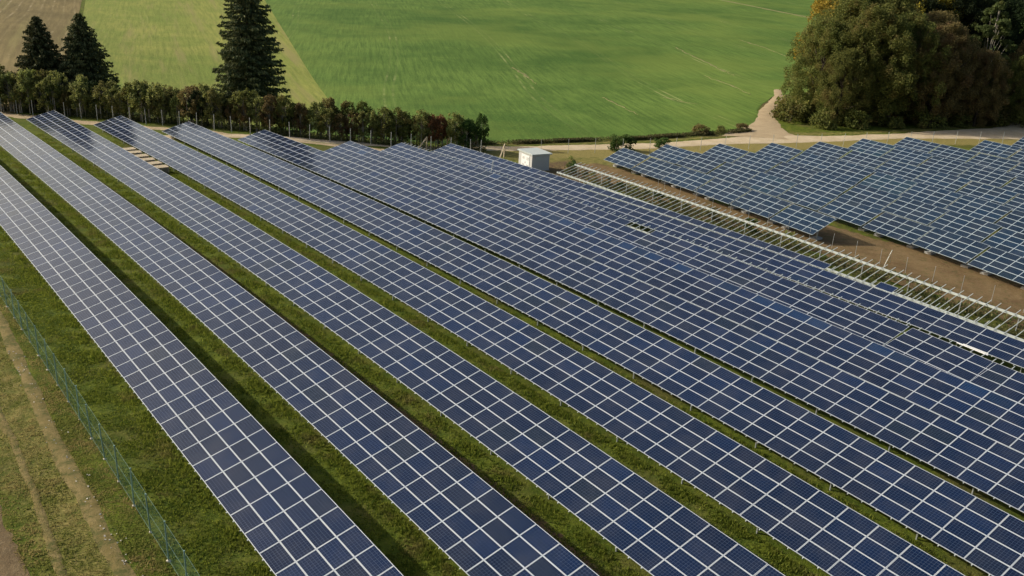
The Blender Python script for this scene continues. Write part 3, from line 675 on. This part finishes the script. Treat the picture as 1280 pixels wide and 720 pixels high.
# wood on the right
WV = [broadleaf(22, 7.0, 1.4, 48000, .16, 60+i, .36, nc=300, shape=.55, cs=.17, zs=1.15, xs=.8) for i in range(4)]
BV = broadleaf(23, 5.0, 4.0, 15000, .27, 70, .24, nc=110, shape=.95, col='leafC', bark='palebark', cs=.18)
WT = [ # x, y, scale, material, label
 (159.0,108.5,.80,'leafA','olive broadleaf tree at the left edge of the wood, beside the field track'),
 (156.2,101.5,.60,'leafA','low olive tree leaning out at the wood corner by the track junction'),
 (162.5,100.5,.92,'leafA','big olive broadleaf tree near the left corner of the wood'),
 (166,107.5,1.0,'leafA','tall yellow-green broadleaf tree behind the left corner of the wood'),
 (166,97,.86,'leafA','rounded olive tree at the front of the wood above the pale road'),
 (171,104.5,1.05,'leafA','tall olive tree in the second line of the wood'),
 (173,92.5,.80,'leafB','brown-leaved tree at the middle of the wood front'),
 (178,98,.86,'leafB','brown autumn tree standing behind the wood front'),
 (180.5,87.5,.60,'leafB','low rusty-brown tree hanging over the road edge of the wood'),
 (184,91,.5,'leafA','short olive tree below the pale-trunked pyramid tree'),
 (189,83.5,.58,'leafA','low bushy tree at the right of the wood front'),
 (197,87,.66,'leafB','brownish tree at the right frame edge of the wood'),
 (198,79,.55,'leafA','low olive tree beside the road fork at the far right'),
 (206,74,.60,'leafA','olive tree beyond the right frame edge by the road'),
 (179,115,1.2,'leafD','bright yellow autumn tree top rising at the back left of the wood'),
 (189,107,1.16,'leafD','yellow-topped tree behind the tall olive trees'),
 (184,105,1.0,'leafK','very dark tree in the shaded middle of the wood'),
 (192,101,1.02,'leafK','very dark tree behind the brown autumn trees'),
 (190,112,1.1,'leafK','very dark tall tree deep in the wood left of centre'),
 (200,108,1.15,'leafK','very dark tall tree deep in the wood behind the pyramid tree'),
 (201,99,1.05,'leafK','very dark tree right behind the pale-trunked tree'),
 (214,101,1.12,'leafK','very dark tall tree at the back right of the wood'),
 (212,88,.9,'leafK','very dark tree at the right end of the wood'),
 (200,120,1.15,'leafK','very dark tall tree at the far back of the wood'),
 (186,122,1.05,'leafA','olive tree at the far back left of the wood'),
]
r = random.Random(9)
for k, (x, y, sc, col, lab) in enumerate(WT):
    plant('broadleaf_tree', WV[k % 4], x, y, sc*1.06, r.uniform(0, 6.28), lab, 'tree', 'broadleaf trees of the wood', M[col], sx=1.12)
plant('pyramid_tree', BV, 188.0, 91.6, .98, .5, 'green pyramid-shaped tree with pale trunk standing out from the dark wood', 'tree', None, M['leafG'])
# undergrowth bushes along the wood foot, the road and the verge
BU = [broadleaf(1.5, 1.1, .05, 1500, .11, 90+i, .03, nc=40, shape=.3, col='leafC', stems=1, cs=.36) for i in range(3)]
def bush(x, y, sc, mat, label, group, name='bush'): plant(name, BU[r.randrange(3)], x, y, sc, r.uniform(0, 6), label, 'bush', group, M[mat], sx=r.uniform(.95, 1.25))
for k, (x, y, s_) in enumerate([(154.2,107.6,2.6),(155.6,105.2,2.9),(156.8,102.8,2.7),(158.4,111.5,2.8)]):
    bush(x, y, s_, 'leafA', 'low leafy olive bush filling the left foot of the wood, %s from the road' % ['third', 'second', 'first', 'fourth'][k], 'bushes at the left foot of the wood')
bush(101.3, 102.6, 1.55, 'leafC', 'round dark green bush on the road edge before the far tables', None)
bush(108.9, 101.2, 1.0, 'leafC', 'smaller green bush on the road edge right of the round bush', None)
for k, (x, y) in enumerate([(150,99.5),(156,97),(163,93.5),(170,90.5),(177,88.5),(185,85.5),(193,82),(151,108)]):
    bush(x, y, r.uniform(1.3, 2.2), 'leafA', 'low dull bush at the foot of the wood, %s from the track junction' % ordn[k], 'bushes at the foot of the wood')
vx = [(97,113.4),(105,111),(110,109.2),(115,108.3),(119.5,107.4),(124,106.6),(128.5,106),(129.5,107.6),(134,105.8)]
for k, (x, y) in enumerate(vx):
    if k not in (5, 6, 8): continue
    bush(x, y, r.uniform(.5, .8)*(1.35 if k in (5, 8) else 1), 'leafB' if k in (5, 8, 1) else 'leafH', 'weedy shrub on the field verge, %s from the hut side' % ordn[k], 'weedy shrubs on the field verge')
# saplings/weeds near the rack's far end
SV = [broadleaf(1.1, .5, .05, 260, .09, 120+i, .02, nc=14, shape=.5, col='weed', cs=.4) for i in range(3)]
k = 0
for (x, y) in [(80.9,91.5),(81.6,89),(81.3,87),(81.9,84.6),(81.5,82),(82.0,79.7),(81.6,77.3),(81.2,75),(81.7,72.6),(81.0,70.2),(82.6,93),(84.5,95.3),(80.4,66.0),(80.6,60.5),(80.2,55)]:
    plant('tall_weed', SV[r.randrange(3)], x+r.gauss(0, .2), y, r.uniform(.9, 1.6), r.uniform(0, 6), 'leafy tall weed beside the empty rack, number %d from the hut end' % (k+1), 'plant', 'tall weeds beside the empty rack', M[['weed', 'leafC', 'leafH'][k % 3]]); k += 1
# grass: tufts on the gaps between arrays and the left verge
def tufts(name, N, regs, hmin, hmax, mat, seed, blades=3, clump=-.6):
    rs = np.random.default_rng(seed); area = np.array([(b_-a)*(d_-c_) * wt for a, b_, c_, d_, wt in regs]); n = (N*area/area.sum()).astype(int)
    x = []; y = []
    for (a, b_, c_, d_, wt), k_ in zip(regs, n):
        x.append(rs.uniform(a, b_, k_)); y.append(c_+(d_-c_)*rs.uniform(0, 1, k_)**1.35)
    x = np.concatenate(x); y = np.concatenate(y); N = len(x)
    # clumping
    keep = (np.sin(x*2.3+np.sin(y*1.7)*1.5)+np.sin(y*1.9+x*.8)+rs.normal(size=N)*.9) > clump
    tx = np.interp(y, [8, 26, 36.7, 41, 46.3, 51.8, 57.5, 66, 90, 130], [7.5, 7.6, 7.68, 7.7, 7.8, 7.95, 8.3, 8.6, 8.62, 8.7]); keep &= (np.abs(x-tx) > .42) | (rs.random(N) < .15); x, y = x[keep], y[keep]; N = len(x)
    X = np.repeat(x, blades)+rs.normal(size=N*blades)*.05; Y = np.repeat(y, blades)+rs.normal(size=N*blades)*.05; Z = G(X, Y)
    h = rs.uniform(hmin, hmax, N*blades); a = rs.uniform(0, 6.28, N*blades); w_ = rs.uniform(.018, .05, N*blades); ln = rs.normal(size=(N*blades, 2))*.4*h[:, None]
    dx, dy = np.cos(a)*w_, np.sin(a)*w_
    V = np.stack([np.stack([X-dx, Y-dy, Z-.02], -1), np.stack([X+dx, Y+dy, Z-.02], -1), np.stack([X+ln[:, 0], Y+ln[:, 1], Z+h], -1)], 1).reshape(-1, 3)
    F = np.arange(len(V)).reshape(-1, 3)
    o_ = bpy.data.objects.new(name, mesh_np(name, V, F, [mat], attrs={'rnd': ('FACE', np.repeat(rs.random(N), blades))})); link(o_)
    return o_
m = NT('grass_blades'); P_ = m.pos(); k_ = m.mix(m.attr('rnd'), (.050, .088, .010), (.27, .30, .045)); k_ = m.mix(m.ramp(m.noise(P_, .5, 4, .65), .5, .7, 0, .7), k_, (.24, .20, .075)); M['blade'] = m.fin(k_, .8, .15); tr_ = m.n('ShaderNodeBsdfTranslucent'); m.l(k_, tr_.inputs[0]); mx_ = m.n('ShaderNodeMixShader'); mx_.inputs[0].default_value = .45; m.l(m.b.outputs[0], mx_.inputs[1]); m.l(tr_.outputs[0], mx_.inputs[2]); m.l(mx_.outputs[0], m.t.nodes['Material Output'].inputs[0])
m = NT('dry_grass_blades'); P_ = m.pos(); k_ = m.mix(m.attr('rnd'), (.11, .135, .028), (.27, .27, .07)); k_ = m.mix(m.ramp(m.noise(P_, .5, 4, .65), .42, .6, 0, .85), k_, (.34, .27, .11)); M['dryblade'] = m.fin(k_, .8, .15); tr_ = m.n('ShaderNodeBsdfTranslucent'); m.l(k_, tr_.inputs[0]); mx_ = m.n('ShaderNodeMixShader'); mx_.inputs[0].default_value = .45; m.l(m.b.outputs[0], mx_.inputs[1]); m.l(tr_.outputs[0], mx_.inputs[2]); m.l(mx_.outputs[0], m.t.nodes['Material Output'].inputs[0])
t_ = tufts('grass_tufts', 190000, [(9.6, 12.9, 16, 112, 1.2), (16.3, 19.8, 16, 140, 1), (23.2, 26.6, 12, 140, .9), (30.1, 33.5, 10, 130, .8), (36.9, 40, 10, 110, .5), (43.4, 46.4, 10, 100, .4)], .04, .12, M['blade'], 5)
te = tufts('edge_grass', 36000, [(a_-.45, a_+.35, 14, 120, 1) for a_ in (12.6, 19.5, 26.3, 33.2, 39.7, 46.1)], .07, .24, M['blade'], 15)
tag(te, 'longer grass fringe along the low edges of the solar arrays', 'grass', kind='stuff')
tag(t_, 'short clumpy green grass growing between the solar arrays', 'grass', kind='stuff')
t_ = tufts('verge_grass', 50000, [(8.2, 9.6, 16, 112, 1.3), (4.2, 8.4, 18, 110, .8)], .03, .09, M['dryblade'], 6, 3, -1.6)
tag(t_, 'rough yellowish grass left of the green mesh fence', 'grass', kind='stuff')
rs = np.random.default_rng(33)
# stones on the dirt track
b = MB(); r = random.Random(4)
for k in range(110):
    y = r.uniform(28, 62); x = 8.0+r.gauss(0, .22)+(y-40)*.012; s_ = r.uniform(.012, .045)
    Ms = Matrix.Translation((x, y, Gf(x, y)+.045)) @ Matrix.Rotation(r.uniform(0, 6), 4, 'Z') @ Matrix.Rotation(r.uniform(-.4, .4), 4, 'X'); b.box(-s_, s_, -s_*.7, s_*.7, -s_*.4, s_*.5, 0, Ms)
o_ = b.build('track_gravel', [M['stone']]); tag(o_, 'pale stones scattered along the dirt track left of the fence', 'gravel', kind='stuff')
# rank grass and weeds on verges (road, field edge, under the rack)
def herb(name, N, poly, h, mat, label, seed):
    rs = np.random.default_rng(seed); t = rs.uniform(0, 1, N); A = resample(poly[0], .5); B = resample(poly[1], .5)
    ia = t*(len(A)-1); ib = t*(len(B)-1); a = np.stack([np.interp(ia, np.arange(len(A)), A[:, i]) for i in (0, 1)], -1); b_ = np.stack([np.interp(ib, np.arange(len(B)), B[:, i]) for i in (0, 1)], -1)
    u = rs.uniform(0, 1, (N, 1)); P = a*(1-u)+b_*u; keep = (np.sin(P[:, 0]*.9+P[:, 1]*.5)+np.sin(P[:, 1]*1.3)+rs.normal(size=N)) > -.2; P = P[keep]
    C = np.concatenate([P, (G(P[:, 0], P[:, 1])+rs.uniform(0, h, len(P)))[:, None]], 1)
    o_ = bpy.data.objects.new(name, leaf_mesh(name, C, .13, mat, rs)); link(o_); tag(o_, label, 'weeds', kind='stuff')
herb('verge_weeds', 26000, [[(81,117.8),(98,113.4),(111,109.2),(124,106.8),(135,105)], [(81,116.2),(98,112),(111,107.6),(124,105),(134,103.6)]], .55, M['weed'], 'rank weeds along the lower edge of the green field', 1)
herb('hedge_weeds', 26000, [[(20,168),(27.5,161.2),(35,151.8),(43.6,140),(51,129.8),(59,122.6),(69,116.4),(79.5,108.6)], [(22,171),(30,163),(38,153.5),(46,142),(53,132),(61,125),(71,118.5),(81.5,111)]], .8, M['weed'], 'rank weeds and brambles at the foot of the hedge', 2)
herb('corridor_weeds', 9000, [[(79.5,30),(79.8,45),(80.4,64),(82.2,84)], [(83.2,30),(83.4,45),(83.8,64),(85.2,84)]], .35, M['weed'], 'scattered straw-coloured weeds along the bare soil beside the empty rack', 7)
herb('rack_weeds', 14000, [[(75.6,24),(75.8,45),(77,64),(79,86)], [(79.6,24),(79.9,45),(80.6,64),(82.4,86)]], .4, M['weed'], 'green weeds growing under the empty rack', 3)
